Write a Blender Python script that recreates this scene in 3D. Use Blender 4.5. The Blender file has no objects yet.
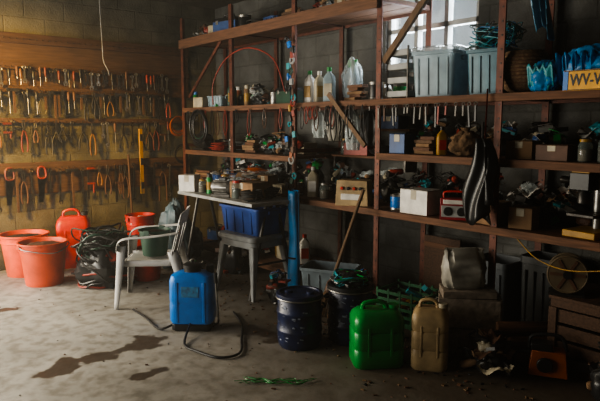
import bpy, math, random
from mathutils import Vector, Matrix, Euler, noise
R=random.Random(11)
pi=math.pi
MC={}
def mat(name,col,rough=.6,metal=0,var=.35,scale=9,bump=.15,alpha=1,trans=0,emit=0):
    if name in MC: return MC[name]
    m=bpy.data.materials.new(name); m.use_nodes=True
    nt=m.node_tree; N=nt.nodes; L=nt.links; b=N['Principled BSDF']
    tc=N.new('ShaderNodeTexCoord'); nz=N.new('ShaderNodeTexNoise'); nz.inputs['Scale'].default_value=scale; nz.inputs['Detail'].default_value=6
    L.new(tc.outputs['Object'],nz.inputs['Vector'])
    cr=N.new('ShaderNodeValToRGB'); L.new(nz.outputs['Fac'],cr.inputs['Fac'])
    cr.color_ramp.elements[0].position=.3; cr.color_ramp.elements[1].position=.7
    lo=1-var; hi=1+var*.35
    cr.color_ramp.elements[0].color=(col[0]*lo,col[1]*lo,col[2]*lo,1)
    cr.color_ramp.elements[1].color=(min(1,col[0]*hi),min(1,col[1]*hi),min(1,col[2]*hi),1)
    L.new(cr.outputs['Color'],b.inputs['Base Color'])
    b.inputs['Roughness'].default_value=rough; b.inputs['Metallic'].default_value=metal
    if bump:
        bp=N.new('ShaderNodeBump'); bp.inputs['Strength'].default_value=bump; bp.inputs['Distance'].default_value=.01
        L.new(nz.outputs['Fac'],bp.inputs['Height']); L.new(bp.outputs['Normal'],b.inputs['Normal'])
    b.inputs['Alpha'].default_value=alpha
    b.inputs['Transmission Weight'].default_value=trans
    MC[name]=m; return m
def wood(name,col,dark=.45,axis=0,scale=3):
    m=bpy.data.materials.new(name); m.use_nodes=True
    nt=m.node_tree; N=nt.nodes; L=nt.links; b=N['Principled BSDF']
    tc=N.new('ShaderNodeTexCoord'); mp=N.new('ShaderNodeMapping')
    s=[22,22,22]; s[axis]=1.6; mp.inputs['Scale'].default_value=s
    nz=N.new('ShaderNodeTexNoise'); nz.inputs['Scale'].default_value=scale; nz.inputs['Detail'].default_value=7
    L.new(tc.outputs['Object'],mp.inputs['Vector']); L.new(mp.outputs['Vector'],nz.inputs['Vector'])
    cr=N.new('ShaderNodeValToRGB'); L.new(nz.outputs['Fac'],cr.inputs['Fac'])
    cr.color_ramp.elements[0].position=.3; cr.color_ramp.elements[1].position=.72
    cr.color_ramp.elements[0].color=(col[0]*dark,col[1]*dark,col[2]*dark,1); cr.color_ramp.elements[1].color=(*col,1)
    L.new(cr.outputs['Color'],b.inputs['Base Color']); b.inputs['Roughness'].default_value=.75
    bp=N.new('ShaderNodeBump'); bp.inputs['Strength'].default_value=.3; bp.inputs['Distance'].default_value=.006
    L.new(nz.outputs['Fac'],bp.inputs['Height']); L.new(bp.outputs['Normal'],b.inputs['Normal'])
    return m
# palette
RUST=mat('rusty_steel',(.15,.045,.025),.55,.2,.5,14)
WOODX=wood('plank_wood',(.2,.09,.045),axis=0); WOODY=wood('plank_wood_y',(.17,.09,.045),axis=1); WOODZ=wood('plank_wood_z',(.22,.13,.07),axis=2)
DKWOOD=wood('dark_wood_y',(.12,.06,.033),axis=1)
STEEL=mat('steel',(.34,.33,.31),.38,.8,.5,20); DSTEEL=mat('dark_steel',(.07,.065,.06),.42,.7,.5,20)
BLK=mat('black_plastic',(.014,.014,.016),.42); RUB=mat('rubber',(.022,.021,.02),.55)
WHT=mat('white_plastic',(.7,.67,.62),.42,0,.3,12,.05); LG=mat('light_grey',(.34,.34,.33),.5,0,.35)
BLUE=mat('blue_plastic',(.006,.19,.62),.33,0,.3,7,.04); NAVY=mat('navy_drum',(.012,.022,.075),.38,0,.6,16)
TEAL=mat('teal_plastic',(.015,.28,.33),.4); GRN=mat('green_plastic',(.005,.27,.05),.33,0,.3,6,.05)
BEI=mat('beige_plastic',(.46,.33,.175),.5,0,.5,8); RED=mat('red_plastic',(.55,.03,.014),.4); REDB=mat('red_bucket',(.72,.1,.035),.4,0,.3,6,.03)
ORG=mat('orange_plastic',(.7,.15,.015),.45); YEL=mat('yellow_plastic',(.8,.4,.012),.45)
CARD=mat('cardboard',(.27,.16,.085),.85,0,.35,10); BURL=mat('burlap',(.2,.12,.065),.95,0,.5,60,.6)
CONC=mat('concrete_block_grey',(.25,.2,.155),.9,0,.4,25,.6); DGRN=mat('dark_green',(.02,.07,.045),.5); MGRN=mat('crate_green',(.015,.13,.05),.5)
CLR=mat('clear_plastic',(.62,.68,.68),.18,0,.3,10,.3,alpha=.4); CREAM=mat('cream',(.5,.44,.32),.5)
FOG=mat('frosted_plastic',(.38,.5,.56),.35,0,.3,8,.1,alpha=.65)
GLS=mat('jar_glass',(.22,.26,.24),.1,0,.3,10,.05,alpha=.5); BRN=mat('brown_leather',(.12,.055,.03),.6)
TARPB=mat('blue_tarp',(.01,.24,.55),.38,0,.5,9,.3); BAGD=mat('dark_bag',(.022,.023,.025),.36,0,.4,9,.4); BAGW=mat('pale_bag',(.36,.34,.29),.5,0,.5,9,.4)
DRED=mat('dull_red',(.3,.035,.02),.5); DORG=mat('dull_orange',(.36,.09,.02),.5); DYEL=mat('dull_yellow',(.42,.23,.03),.5); DBLU=mat('dull_blue',(.02,.08,.25),.5)
TOOLR=mat('tool_red',(.15,.025,.015),.5); TOOLY=mat('tool_amber',(.2,.09,.02),.5)
ALLC=[RED,BLUE,TEAL,GRN,DYEL,WHT,CREAM,BLK,DORG,DSTEEL,STEEL,LG,BRN,DRED,DBLU,BLK,CARD]
def cr3(pts,n=6,closed=False):
    pts=[Vector(p) for p in pts]; out=[]; k=len(pts)
    rng=range(k) if closed else range(k-1)
    for i in rng:
        if closed: a,b,c,d=pts[(i-1)%k],pts[i],pts[(i+1)%k],pts[(i+2)%k]
        else: a,b,c,d=pts[max(i-1,0)],pts[i],pts[i+1],pts[min(i+2,k-1)]
        for j in range(n):
            t=j/n
            out.append(.5*((2*b)+(-a+c)*t+(2*a-5*b+4*c-d)*t*t+(-a+3*b-3*c+d)*t**3))
    if not closed: out.append(pts[-1])
    return out
class O:
    def __init__(s,name): s.n=name; s.v=[]; s.f=[]; s.m=[]; s.s=[]; s.mats=[]
    def add(s,vs,fs,m,smooth=False,M=None):
        if m not in s.mats: s.mats.append(m)
        i=s.mats.index(m); b=len(s.v)
        s.v+= [tuple(M@Vector(v)) if M else tuple(v) for v in vs]
        for f in fs: s.f.append([b+q for q in f]); s.m.append(i); s.s.append(smooth)
    def box(s,c,sz,m,rot=(0,0,0),tp=1):
        x,y,z=sz[0]/2,sz[1]/2,sz[2]/2
        vs=[(-x,-y,-z),(x,-y,-z),(x,y,-z),(-x,y,-z),(-x*tp,-y*tp,z),(x*tp,-y*tp,z),(x*tp,y*tp,z),(-x*tp,y*tp,z)]
        s.add(vs,[(0,3,2,1),(4,5,6,7),(0,1,5,4),(1,2,6,5),(2,3,7,6),(3,0,4,7)],m,False,Matrix.Translation(c)@Euler(rot).to_matrix().to_4x4())
    def lathe(s,pr,m,seg=24,c=(0,0,0),rot=(0,0,0)):
        vs=[];fs=[]
        for r,z in pr:
            for i in range(seg):
                a=2*pi*i/seg; vs.append((r*math.cos(a),r*math.sin(a),z))
        for j in range(len(pr)-1):
            for i in range(seg):
                k=(i+1)%seg; fs.append((j*seg+i,j*seg+k,(j+1)*seg+k,(j+1)*seg+i))
        if pr[0][0]>1e-4: fs.append(tuple(reversed(range(seg))))
        if pr[-1][0]>1e-4: fs.append(tuple((len(pr)-1)*seg+i for i in range(seg)))
        s.add(vs,fs,m,True,Matrix.Translation(c)@Euler(rot).to_matrix().to_4x4())
    def cyl(s,c,r,h,m,seg=20,rot=(0,0,0)): s.lathe([(r,0),(r,h)],m,seg,c,rot)
    def loft(s,rings,m,M=None,cap=True,smooth=True):
        n=len(rings[0]); vs=[p for r in rings for p in r]; fs=[]
        for j in range(len(rings)-1):
            for i in range(n):
                k=(i+1)%n; fs.append((j*n+i,j*n+k,(j+1)*n+k,(j+1)*n+i))
        if cap: fs.append(tuple(reversed(range(n)))); fs.append(tuple((len(rings)-1)*n+i for i in range(n)))
        s.add(vs,fs,m,smooth,M)
    def tube(s,pts,r,m,seg=8,closed=False,n=5,flat=1,raw=False):
        P=[Vector(p) for p in pts] if raw else cr3(pts,n,closed)
        k=len(P); vs=[];fs=[]; up=None
        for i,p in enumerate(P):
            t=(P[(i+1)%k]-P[i-1]) if closed else (P[min(i+1,k-1)]-P[max(i-1,0)])
            if t.length<1e-7: t=Vector((0,0,1))
            t.normalize()
            if up is None:
                up=Vector((0,0,1)) if abs(t.z)<.9 else Vector((1,0,0))
            up=(up-t*up.dot(t))
            if up.length<1e-5: up=t.orthogonal()
            up.normalize(); sd=t.cross(up)
            rr=r if not isinstance(r,(list,tuple)) else r[0]+(r[1]-r[0])*i/(k-1)
            for q in range(seg):
                a=2*pi*q/seg; vs.append(p+sd*math.cos(a)*rr+up*math.sin(a)*rr*flat)
        for j in range(k if closed else k-1):
            for q in range(seg):
                w=(q+1)%seg; j2=(j+1)%k
                fs.append((j*seg+q,j*seg+w,j2*seg+w,j2*seg+q))
        if not closed: fs.append(tuple(reversed(range(seg)))); fs.append(tuple((k-1)*seg+q for q in range(seg)))
        s.add(vs,fs,m,True)
    def ring(s,c,r,t,m,rot=(0,0,0),seg=20):
        M=Matrix.Translation(c)@Euler(rot).to_matrix().to_4x4()
        s.tube([M@Vector((r*math.cos(2*pi*i/seg),r*math.sin(2*pi*i/seg),0)) for i in range(seg)],t,m,6,True,raw=True)
    def blob(s,c,sz,m,amp=.25,fr=3,seed=0,sub=20,flatb=True,smooth=True):
        vs=[];fs=[];nr=sub;ns=sub*2
        for j in range(nr+1):
            th=pi*j/nr
            for i in range(ns):
                ph=2*pi*i/ns; d=Vector((math.sin(th)*math.cos(ph),math.sin(th)*math.sin(ph),-math.cos(th)))
                o1=Vector((seed*7.3,seed,0)); o2=Vector((seed,3,1))
                rid=abs(noise.noise(d*fr*1.1+o2))+.5*abs(noise.noise(d*fr*2.4+o1))
                k=1+amp*.55*noise.noise(d*fr*.55+o1)-amp*.45*(.3-rid)
                p=d*k; z=p.z
                if flatb: z=max(z,-.8)
                vs.append((c[0]+p.x*sz[0],c[1]+p.y*sz[1],c[2]+z*sz[2]))
        for j in range(nr):
            for i in range(ns):
                k=(i+1)%ns; fs.append((j*ns+i,j*ns+k,(j+1)*ns+k,(j+1)*ns+i))
        s.add(vs,fs,m,smooth)
    def sheet(s,fn,nu,nv,m,th=.003):
        vs=[fn(i/nu,j/nv) for j in range(nv+1) for i in range(nu+1)]
        fs=[(j*(nu+1)+i,j*(nu+1)+i+1,(j+1)*(nu+1)+i+1,(j+1)*(nu+1)+i) for j in range(nv) for i in range(nu)]
        s.add(vs,fs,m,True)
    def done(s,loc=(0,0,0),rz=0,bev=0,solid=0,rot=None,sc=1):
        me=bpy.data.meshes.new(s.n); me.from_pydata([tuple(v) for v in s.v],[],s.f)
        for m in s.mats: me.materials.append(m)
        me.polygons.foreach_set('material_index',s.m); me.polygons.foreach_set('use_smooth',s.s); me.update()
        try: me.set_sharp_from_angle(angle=math.radians(42))
        except Exception: pass
        o=bpy.data.objects.new(s.n,me); bpy.context.scene.collection.objects.link(o)
        o.location=loc; o.rotation_euler=rot if rot else (0,0,rz); o.scale=(sc,sc,sc)
        if solid:
            q=o.modifiers.new('solid','SOLIDIFY'); q.thickness=solid; q.offset=0
        if bev:
            q=o.modifiers.new('bev','BEVEL'); q.width=bev; q.segments=2; q.limit_method='ANGLE'; q.angle_limit=1.2
        return o
def rr(w,d,r,z,n=5,ox=0,oy=0):
    out=[]
    for cx,cy,a0 in ((1,1,0),(-1,1,pi/2),(-1,-1,pi),(1,-1,1.5*pi)):
        for i in range(n+1):
            a=a0+pi/2*i/n
            out.append((ox+cx*(w/2-r)+r*math.cos(a),oy+cy*(d/2-r)+r*math.sin(a),z))
    return out
# ---------------- ROOM ----------------
def blockwall(name,au,col,mort):
    m=bpy.data.materials.new(name); m.use_nodes=True; nt=m.node_tree; N=nt.nodes; L=nt.links; b=N['Principled BSDF']
    tc=N.new('ShaderNodeNewGeometry'); sp=N.new('ShaderNodeSeparateXYZ'); cb=N.new('ShaderNodeCombineXYZ')
    L.new(tc.outputs['Position'],sp.inputs[0]); L.new(sp.outputs[au],cb.inputs[0]); L.new(sp.outputs[2],cb.inputs[1])
    br=N.new('ShaderNodeTexBrick'); br.inputs['Scale'].default_value=1; br.inputs['Brick Width'].default_value=.4; br.inputs['Row Height'].default_value=.2
    br.inputs['Mortar Size'].default_value=.009; br.inputs['Mortar Smooth'].default_value=.5
    br.inputs['Color1'].default_value=(*col,1); br.inputs['Color2'].default_value=(col[0]*.8,col[1]*.8,col[2]*.8,1); br.inputs['Mortar'].default_value=(*mort,1)
    L.new(cb.outputs[0],br.inputs['Vector'])
    nz=N.new('ShaderNodeTexNoise'); nz.inputs['Scale'].default_value=1.6; nz.inputs['Detail'].default_value=12; nz.inputs['Roughness'].default_value=.65; L.new(tc.outputs['Position'],nz.inputs['Vector'])
    mx=N.new('ShaderNodeMix'); mx.data_type='RGBA'; mx.blend_type='MULTIPLY'; mx.inputs[0].default_value=.95
    cr=N.new('ShaderNodeValToRGB'); cr.color_ramp.elements[0].position=.35; cr.color_ramp.elements[1].position=.66; cr.color_ramp.elements[0].color=(.25,.24,.22,1)
    L.new(nz.outputs['Fac'],cr.inputs['Fac']); L.new(br.outputs['Color'],mx.inputs[6]); L.new(cr.outputs['Color'],mx.inputs[7]); L.new(mx.outputs[2],b.inputs['Base Color'])
    b.inputs['Roughness'].default_value=.92
    n2=N.new('ShaderNodeTexNoise'); n2.inputs['Scale'].default_value=70; L.new(tc.outputs['Position'],n2.inputs['Vector'])
    ma=N.new('ShaderNodeMath'); ma.operation='MULTIPLY_ADD'; ma.inputs[1].default_value=-.9; L.new(br.outputs['Fac'],ma.inputs[0]); L.new(n2.outputs['Fac'],ma.inputs[2])
    bp=N.new('ShaderNodeBump'); bp.inputs['Strength'].default_value=.5; bp.inputs['Distance'].default_value=.01; L.new(ma.outputs[0],bp.inputs['Height']); L.new(bp.outputs['Normal'],b.inputs['Normal'])
    return m
WB=blockwall('block_wall_x',0,(.165,.165,.155),(.12,.12,.11)); WL=blockwall('block_wall_y',1,(.215,.205,.155),(.17,.16,.12))
def slab(name,a,b,m):
    o=O(name); c=[(a[i]+b[i])/2 for i in range(3)]; o.box((0,0,0),[b[i]-a[i] for i in range(3)],m); return o.done(c)
def floormat():
    m=bpy.data.materials.new('concrete_floor'); m.use_nodes=True; nt=m.node_tree; N=nt.nodes; L=nt.links; b=N['Principled BSDF']
    tc=N.new('ShaderNodeNewGeometry')
    P=tc.outputs['Position']
    def nzz(sc,d=8):
        n=N.new('ShaderNodeTexNoise'); n.inputs['Scale'].default_value=sc; n.inputs['Detail'].default_value=d; L.new(P,n.inputs['Vector']); return n
    def ramp(src,p0,c0,p1,c1):
        c=N.new('ShaderNodeValToRGB'); e=c.color_ramp.elements; e[0].position=p0;e[0].color=c0;e[1].position=p1;e[1].color=c1; L.new(src,c.inputs['Fac']); return c.outputs['Color']
    base=ramp(nzz(1.3).outputs['Fac'],.32,(.26,.245,.215,1),.66,(.43,.41,.37,1))
    sp=ramp(nzz(11).outputs['Fac'],.36,(.55,.52,.47,1),.56,(1,1,1,1))
    mx=N.new('ShaderNodeMix'); mx.data_type='RGBA'; mx.blend_type='MULTIPLY'; mx.inputs[0].default_value=.75; L.new(base,mx.inputs[6]); L.new(sp,mx.inputs[7])
    s=N.new('ShaderNodeSeparateXYZ'); L.new(P,s.inputs[0])
    nn=nzz(5.5,6)
    def ell(cx,cy,rx,ry,k=1.6):
        vx=N.new('ShaderNodeMath'); vx.operation='SUBTRACT'; L.new(s.outputs[0],vx.inputs[0]); vx.inputs[1].default_value=cx
        vy=N.new('ShaderNodeMath'); vy.operation='SUBTRACT'; L.new(s.outputs[1],vy.inputs[0]); vy.inputs[1].default_value=cy
        dx=N.new('ShaderNodeMath'); dx.operation='DIVIDE'; L.new(vx.outputs[0],dx.inputs[0]); dx.inputs[1].default_value=rx
        dy=N.new('ShaderNodeMath'); dy.operation='DIVIDE'; L.new(vy.outputs[0],dy.inputs[0]); dy.inputs[1].default_value=ry
        c=N.new('ShaderNodeCombineXYZ'); L.new(dx.outputs[0],c.inputs[0]); L.new(dy.outputs[0],c.inputs[1])
        ln=N.new('ShaderNodeVectorMath'); ln.operation='LENGTH'; L.new(c.outputs[0],ln.inputs[0])
        a=N.new('ShaderNodeMath'); a.operation='MULTIPLY_ADD'; L.new(nn.outputs['Fac'],a.inputs[0]); a.inputs[1].default_value=k*2.2; L.new(ln.outputs['Value'],a.inputs[2])
        r=N.new('ShaderNodeMapRange'); L.new(a.outputs[0],r.inputs[0]); r.inputs[1].default_value=1+k*1.0; r.inputs[2].default_value=1+k*1.14; r.inputs[3].default_value=.9; r.inputs[4].default_value=0
        return r.outputs[0]
    fac=None
    for e in ((2.53,-2.0,.09,.36),(2.48,-1.65,.13,.18),(2.6,-2.3,.07,.14),(2.85,-.95,.2,.1),(4.2,-1.5,.2,.1),(1.1,-2.3,.08,.14),(3.0,-1.9,.05,.1)):
        q=ell(*e)
        if fac is None: fac=q
        else:
            mm=N.new('ShaderNodeMath'); mm.operation='MAXIMUM'; L.new(fac,mm.inputs[0]); L.new(q,mm.inputs[1]); fac=mm.outputs[0]
    m2=N.new('ShaderNodeMix'); m2.data_type='RGBA'; L.new(fac,m2.inputs[0]); L.new(mx.outputs[2],m2.inputs[6]); m2.inputs[7].default_value=(.06,.04,.026,1)
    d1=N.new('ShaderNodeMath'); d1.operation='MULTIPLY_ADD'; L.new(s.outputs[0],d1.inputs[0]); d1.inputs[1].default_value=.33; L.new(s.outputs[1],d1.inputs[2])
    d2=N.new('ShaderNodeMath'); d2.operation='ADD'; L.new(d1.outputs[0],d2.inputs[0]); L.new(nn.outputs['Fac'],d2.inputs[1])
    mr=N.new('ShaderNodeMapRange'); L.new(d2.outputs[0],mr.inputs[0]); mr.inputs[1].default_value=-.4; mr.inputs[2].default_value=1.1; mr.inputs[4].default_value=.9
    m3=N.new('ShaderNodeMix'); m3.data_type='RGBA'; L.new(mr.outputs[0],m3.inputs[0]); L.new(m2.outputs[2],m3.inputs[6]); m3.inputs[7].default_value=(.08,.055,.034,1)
    L.new(m3.outputs[2],b.inputs['Base Color'])
    rg=N.new('ShaderNodeMapRange'); L.new(fac,rg.inputs[0]); rg.inputs[3].default_value=.68; rg.inputs[4].default_value=.4; L.new(rg.outputs[0],b.inputs['Roughness'])
    bp=N.new('ShaderNodeBump'); bp.inputs['Strength'].default_value=.25; bp.inputs['Distance'].default_value=.01; L.new(nzz(22).outputs['Fac'],bp.inputs['Height']); L.new(bp.outputs['Normal'],b.inputs['Normal'])
    return m
XL,XR,YB,YF,H=-.35,7.6,.66,-5.0,2.95
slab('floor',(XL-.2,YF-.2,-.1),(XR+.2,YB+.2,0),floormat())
slab('ceiling',(XL-.2,YF-.2,H),(XR+.2,YB+.2,H+.1),mat('ceiling_paint',(.07,.06,.045),.9))
slab('wall_right',(XR,YF-.2,0),(XR+.2,YB+.2,H),WB)
def multi(name,parts,m):
    o=O(name)
    for a,b in parts: o.box([(a[i]+b[i])/2 for i in range(3)],[b[i]-a[i] for i in range(3)],m)
    return o.done()
multi('wall_left',(((XL-.2,-3.0,0),(XL,YB+.2,H)),((XL-.2,YF-.2,0),(XL,-4.7,H)),((XL-.2,-4.7,2.4),(XL,-3.0,H))),WL)
wx0,wx1,wz0,wz1=2.55,3.5,1.98,2.66
multi('wall_back',(((XL,YB,0),(wx0,YB+.2,H)),((wx1,YB,0),(XR,YB+.2,H)),((wx0,YB,0),(wx1,YB+.2,wz0)),((wx0,YB,wz1),(wx1,YB+.2,H))),WB)
multi('wall_front',(((2.9,YF-.2,0),(XR,YF,H)),((XL,YF-.2,2.45),(2.9,YF,H)),((XL,YF-.2,0),(-.2,YF,2.45))),WB)
o=O('door_1')
for x in (-.15,2.85): o.box((x,YF-.1,1.2),(.08,.18,2.4),WOODZ)
o.box((1.35,YF-.1,2.4),(3.0,.18,.08),WOODX); o.done(bev=.004)
o=O('door_2')
for y in (-4.65,-3.05): o.box((XL-.1,y,1.18),(.18,.08,2.36),WOODZ)
o.box((XL-.1,-3.85,2.36),(.18,1.66,.06),WOODY); o.done(bev=.004)
o=O('window_1')
PANE=mat('window_pane',(.9,.95,1),.25,0,.15,5,.05,alpha=.12)
for x in (wx0+.02,wx0+.32,wx0+.63,wx1-.02): o.box((x,YB+.06,(wz0+wz1)/2),(.04,.06,wz1-wz0),LG)
for z in (wz0+.02,(wz0+wz1)/2,wz1-.02): o.box(((wx0+wx1)/2,YB+.06,z),(wx1-wx0,.06,.04),LG)
o.box(((wx0+wx1)/2,YB+.08,(wz0+wz1)/2),(wx1-wx0,.008,wz1-wz0),PANE); o.done()
# ---------------- SHELVING ----------------
px=[0.0,1.03,2.06,3.09,4.12,5.15]
o=O('shelving_unit')
for i,x in enumerate(px):
    w=.055 if i<2 else .05
    for y in (0,.58):
        o.box((x,y,1.36),(w,.012,2.72),RUST); o.box((x-w/2+.006,y+.025,1.36),(.012,.05,2.72),RUST)
        for k in range(30): o.cyl((x+.006,y-.0065,.1+k*.085),.006,.003,BLK,6,(pi/2,0,0))
    for z in (.83,1.27,1.68,2.44):
        o.box((x,.3,z),(.03,.58,.035),RUST)
def deck(z,x0,x1,th=.026):
    L_=x1-x0
    for k,y in enumerate((.09,.29,.49)):
        o.box(((x0+x1)/2+R.uniform(-.01,.01),y,z-th/2),(L_,.19,th),WOODX)
    o.box(((x0+x1)/2,-.012,z-.025),(L_,.012,.05),WOODX); o.box(((x0+x1)/2,.6,z-.025),(L_,.012,.05),RUST)
deck(1.70,0,5.2); deck(.85,0,5.2); deck(1.29,3.09,5.2); deck(1.22,.05,2.06); deck(2.46,0,3.1)
deck(.14,.0,2.0)
o.box((4.0,-.01,2.5),(1.9,.03,.09),WOODX)
o.box((1.55,-.03,2.42),(3.1,.03,.1),WOODX)
o.box((3.38,.02,2.25),(.05,.03,.75),WOODZ,(0,.75,0))
o.box((2.78,-.04,1.55),(.04,.02,.6),WOODZ,(0,-.8,0))
o.box((.5,.0,2.1),(.035,.02,.9),RUST,(0,.9,0))
o.done(bev=.002)
# ---------------- LEFT WALL RAILS + TOOLS ----------------
rails=[(2.38,.10),(2.10,.07),(1.87,.07),(1.55,.05),(1.06,.11)]
o=O('tool_rack_boards')
for z,h in rails:
    o.box((XL+.035,-1.35,z),(.03,3.2,h),DKWOOD)
    for k in range(50):
        y=-2.9+k*.063; o.cyl((XL+.045,y,z-.01),.003,.035,DSTEEL,6,(0,pi/2-.2,0))
for z in (1.97,2.24): o.box((XL+.012,-1.35,z),(.016,3.2,.25),wood('back_board',(.13,.07,.04),axis=1))
o.box((XL+.012,-1.35,.93),(.016,3.2,.3),DKWOOD)
o.done(bev=.002)
X0=XL+.075
def pliers(o,y,z,l,c,op):
    j=.3*l
    for s in (-1,1):
        o.tube([(X0,y,z-j),(X0,y+s*.02*op,z-j-.06),(X0,y+s*.028*op,z-l*.8),(X0,y+s*.02*op,z-l)],[.006,.009],c,6,n=3)
        o.tube([(X0,y,z-j),(X0,y+s*.012,z-j*.5),(X0,y+s*.004,z)],[.009,.004],DSTEEL,6,n=2)
    o.cyl((X0-.008,y,z-j),.013,.016,DSTEEL,10,(0,pi/2,0))
def wrench(o,y,z,l,c,op):
    m=c if c in(STEEL,DSTEEL) else R.choice([STEEL,DSTEEL,DSTEEL]); t=R.uniform(-.08,.08)
    o.box((X0,y,z-l/2),(.006,.016,l*.8),m,(t,0,0)); o.ring((X0,y,z-.02),.016,.006,m,(0,pi/2,0),12)
    o.box((X0,y-.014,z-l+.01),(.007,.011,.035),m,(.3,0,0)); o.box((X0,y+.014,z-l+.01),(.007,.011,.035),m,(-.3,0,0)); o.box((X0,y,z-l+.03),(.007,.036,.02),m)
def driver(o,y,z,l,c,op):
    o.lathe([(.007,0),(.014,-.01),(.014,-.07),(.009,-.09),(.006,-.1)][::-1],c,10,(X0,y,z)); o.cyl((X0,y,z-l),.004,l-.1,STEEL,6)
def hammer(o,y,z,l,c,op):
    o.box((X0,y,z-l/2),(.018,.022,l),DKWOOD); o.box((X0,y,z-.02),(.026,.11,.03),DSTEEL); o.box((X0,y-.06,z-.02),(.032,.02,.036),DSTEEL)
def saw(o,y,z,l,c,op):
    o.add([(X0,y-.01,z-.1),(X0,y+.075,z-.1),(X0,y+.03,z-l),(X0,y-.01,z-l)],[(0,1,2,3),(3,2,1,0)],DSTEEL)
    o.tube([(X0,y,z-.1),(X0,y,z),(X0,y+.06,z),(X0,y+.07,z-.1)],.012,c,6,True,3)
def clamp(o,y,z,l,c,op):
    o.box((X0,y,z-l/2),(.008,.018,l),DSTEEL); o.box((X0+.01,y+.03,z-.01),(.015,.08,.02),c); o.box((X0+.01,y+.03,z-l*.5),(.015,.08,.02),c); o.cyl((X0,y+.06,z-l*.8),.01,l*.3,c,8)
def shears(o,y,z,l,c,op):
    for s in(-1,1): o.tube([(X0,y,z-.12),(X0,y+s*.04,z-.2),(X0,y+s*.05,z-l)],[.007,.01],c,6,n=3)
    o.box((X0,y,z-.06),(.006,.03,.13),DSTEEL,tp=.3)
HC=[TOOLR,BLK,BLK,DSTEEL,TOOLY,BLK,TOOLR,DSTEEL,DRED,BRN,BLK,BRN,DSTEEL,BRN,DSTEEL,BLK]
for nm,kinds,z,l0,l1,dy in (
    ('hanging_screwdrivers',[driver,driver,wrench,wrench],2.09,.12,.2,.05),
    ('hanging_wrenches',[wrench,wrench,driver,pliers,hammer],1.86,.14,.28,.055),
    ('hanging_pliers',[pliers,pliers,wrench,shears,driver,clamp],1.54,.16,.38,.075),
    ('hanging_hand_tools',[pliers,shears,hammer,clamp,saw,hammer,wrench],1.06,.22,.48,.085)):
    o=O(nm); y=-2.7
    while y<-.05:
        if not(abs(y+.45)<.06 and z<1.6):
            o_k=R.choice(kinds); o_k(o,y,z+R.uniform(-.03,.02),R.uniform(l0,l1),R.choice(HC),R.uniform(.6,1.4))
        y+=dy*R.uniform(.6,1.6)
    o.done()
o=O('spirit_level'); o.box((0,0,0),(.03,.04,.76),DYEL)
for z in(-.28,0,.28): o.box((.008,0,z),(.02,.035,.08),BLK); o.cyl((.01,0,z-.03),.008,.06,GRN,8)
o.done((X0,-.42,1.08),bev=.003)
o=O('hanging_cable'); o.tube([(0,0,0),(.01,0,-.3),(-.02,.02,-.6),(.02,.01,-.75),(.03,.05,-.85),(-.01,.08,-.9)],.006,LG); o.done((X0+.1,-.88,2.95))
for k,(y,z,c) in enumerate(((.05,1.5,DORG),(-2.55,.95,DYEL),(.1,1.15,BLK))):
    o=O('rope_coil')
    for i in range(5): o.ring((R.uniform(0,.03),R.uniform(-.01,.01),R.uniform(-.02,.02)),.1+R.uniform(-.012,.012),.006,c,(0,pi/2+R.uniform(-.1,.1),0))
    o.done((X0+.03,y,z))
o=O('leaning_shovel'); o.tube([(0,0,.3),(0,0,1.15)],.012,DKWOOD,n=1); o.sheet(lambda u,v:(.03*math.cos((u-.5)*3)-.03,(u-.5)*.2*(1-.35*(1-v)**3),v*.3),8,8,DSTEEL); o.done((X0+.13,-.6,.02),solid=.004,rot=(0,-.07,0))
# ---------------- BUCKETS ETC LEFT ----------------
def bucket(name,loc,r,h,m,handle=True,fill=None):
    o=O(name)
    o.lathe([(r*.78,0),(r*.98,h*.93),(r*.98,h*.96),(r*1.06,h*.96),(r*1.06,h),(r*.98,h),(r*.95,h*.9),(r*.76,.015),(0,.015)],m,32)
    o.lathe([(r*.955,h*.8),(r*1.0,h*.81),(r*1.0,h*.835),(r*.965,h*.84)],m,32)
    if handle:
        o.tube([(r*1.05,0,h*.95),(r*.95,r*.5,h*.88),(0,r*1.12,h*.8),(-r*.95,r*.5,h*.88),(-r*1.05,0,h*.95)],.005,STEEL)
        for s in(-1,1): o.box((s*r*1.03,0,h*.93),(.02,.05,.05),m)
    if fill: o.blob((0,0,h*.84),(r*.9,r*.9,h*.12),fill,.3,4,3)
    return o.done(loc,R.uniform(0,6),bev=.002)
bucket('red_bucket',(.43,-1.76,0),.215,.41,REDB,fill=BRN)
bucket('red_bucket',(-.06,-1.80,0),.225,.42,REDB,fill=BAGD)
def jerry(name,loc,rz,w,d,h,m,cap,oz=.0):
    o=O(name); r=min(w,d)*.22
    rings=[rr(w*.94,d*.92,r,0),rr(w,d,r,.015),rr(w,d,r,h*.3),rr(w*.97,d*.95,r,h*.33),rr(w,d,r,h*.36),rr(w,d,r,h*.6),rr(w*.97,d*.95,r,h*.63),rr(w,d,r,h*.66),rr(w,d,r,h*.82),rr(w*.93,d*.9,r,h*.9),rr(w*.74,d*.6,r*.6,h*.97),rr(w*.6,d*.4,r*.4,h*.98)]
    o.loft(rings,m)
    o.tube([(-w*.28,0,h*.93),(-w*.26,0,h*1.06),(0,0,h*1.1),(w*.16,0,h*1.05),(w*.18,0,h*.93)],d*.075,m,8,flat=.8)
    o.cyl((w*.33,0,h*.9),d*.13,h*.08,m,16); o.cyl((w*.33,0,h*.98),d*.15,h*.07,cap,16)
    for s in(-1,1):
        for q in(-1,1): o.box((q*w*.22,s*d*.485,h*.48),(w*.06,.012,h*.5),m)
    return o.done(loc,rz,bev=.003)
A=math.radians(50.6)
jerry('green_jerrycan',(3.75,-.69,0),A+.1,.32,.25,.365,GRN,GRN)
jerry('beige_jerrycan',(4.0,-.47,0),A-.25,.225,.2,.39,BEI,CREAM)
jerry('red_fuel_can',(-.08,-1.3,0),1.2,.34,.24,.56,RED,BLK)
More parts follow.
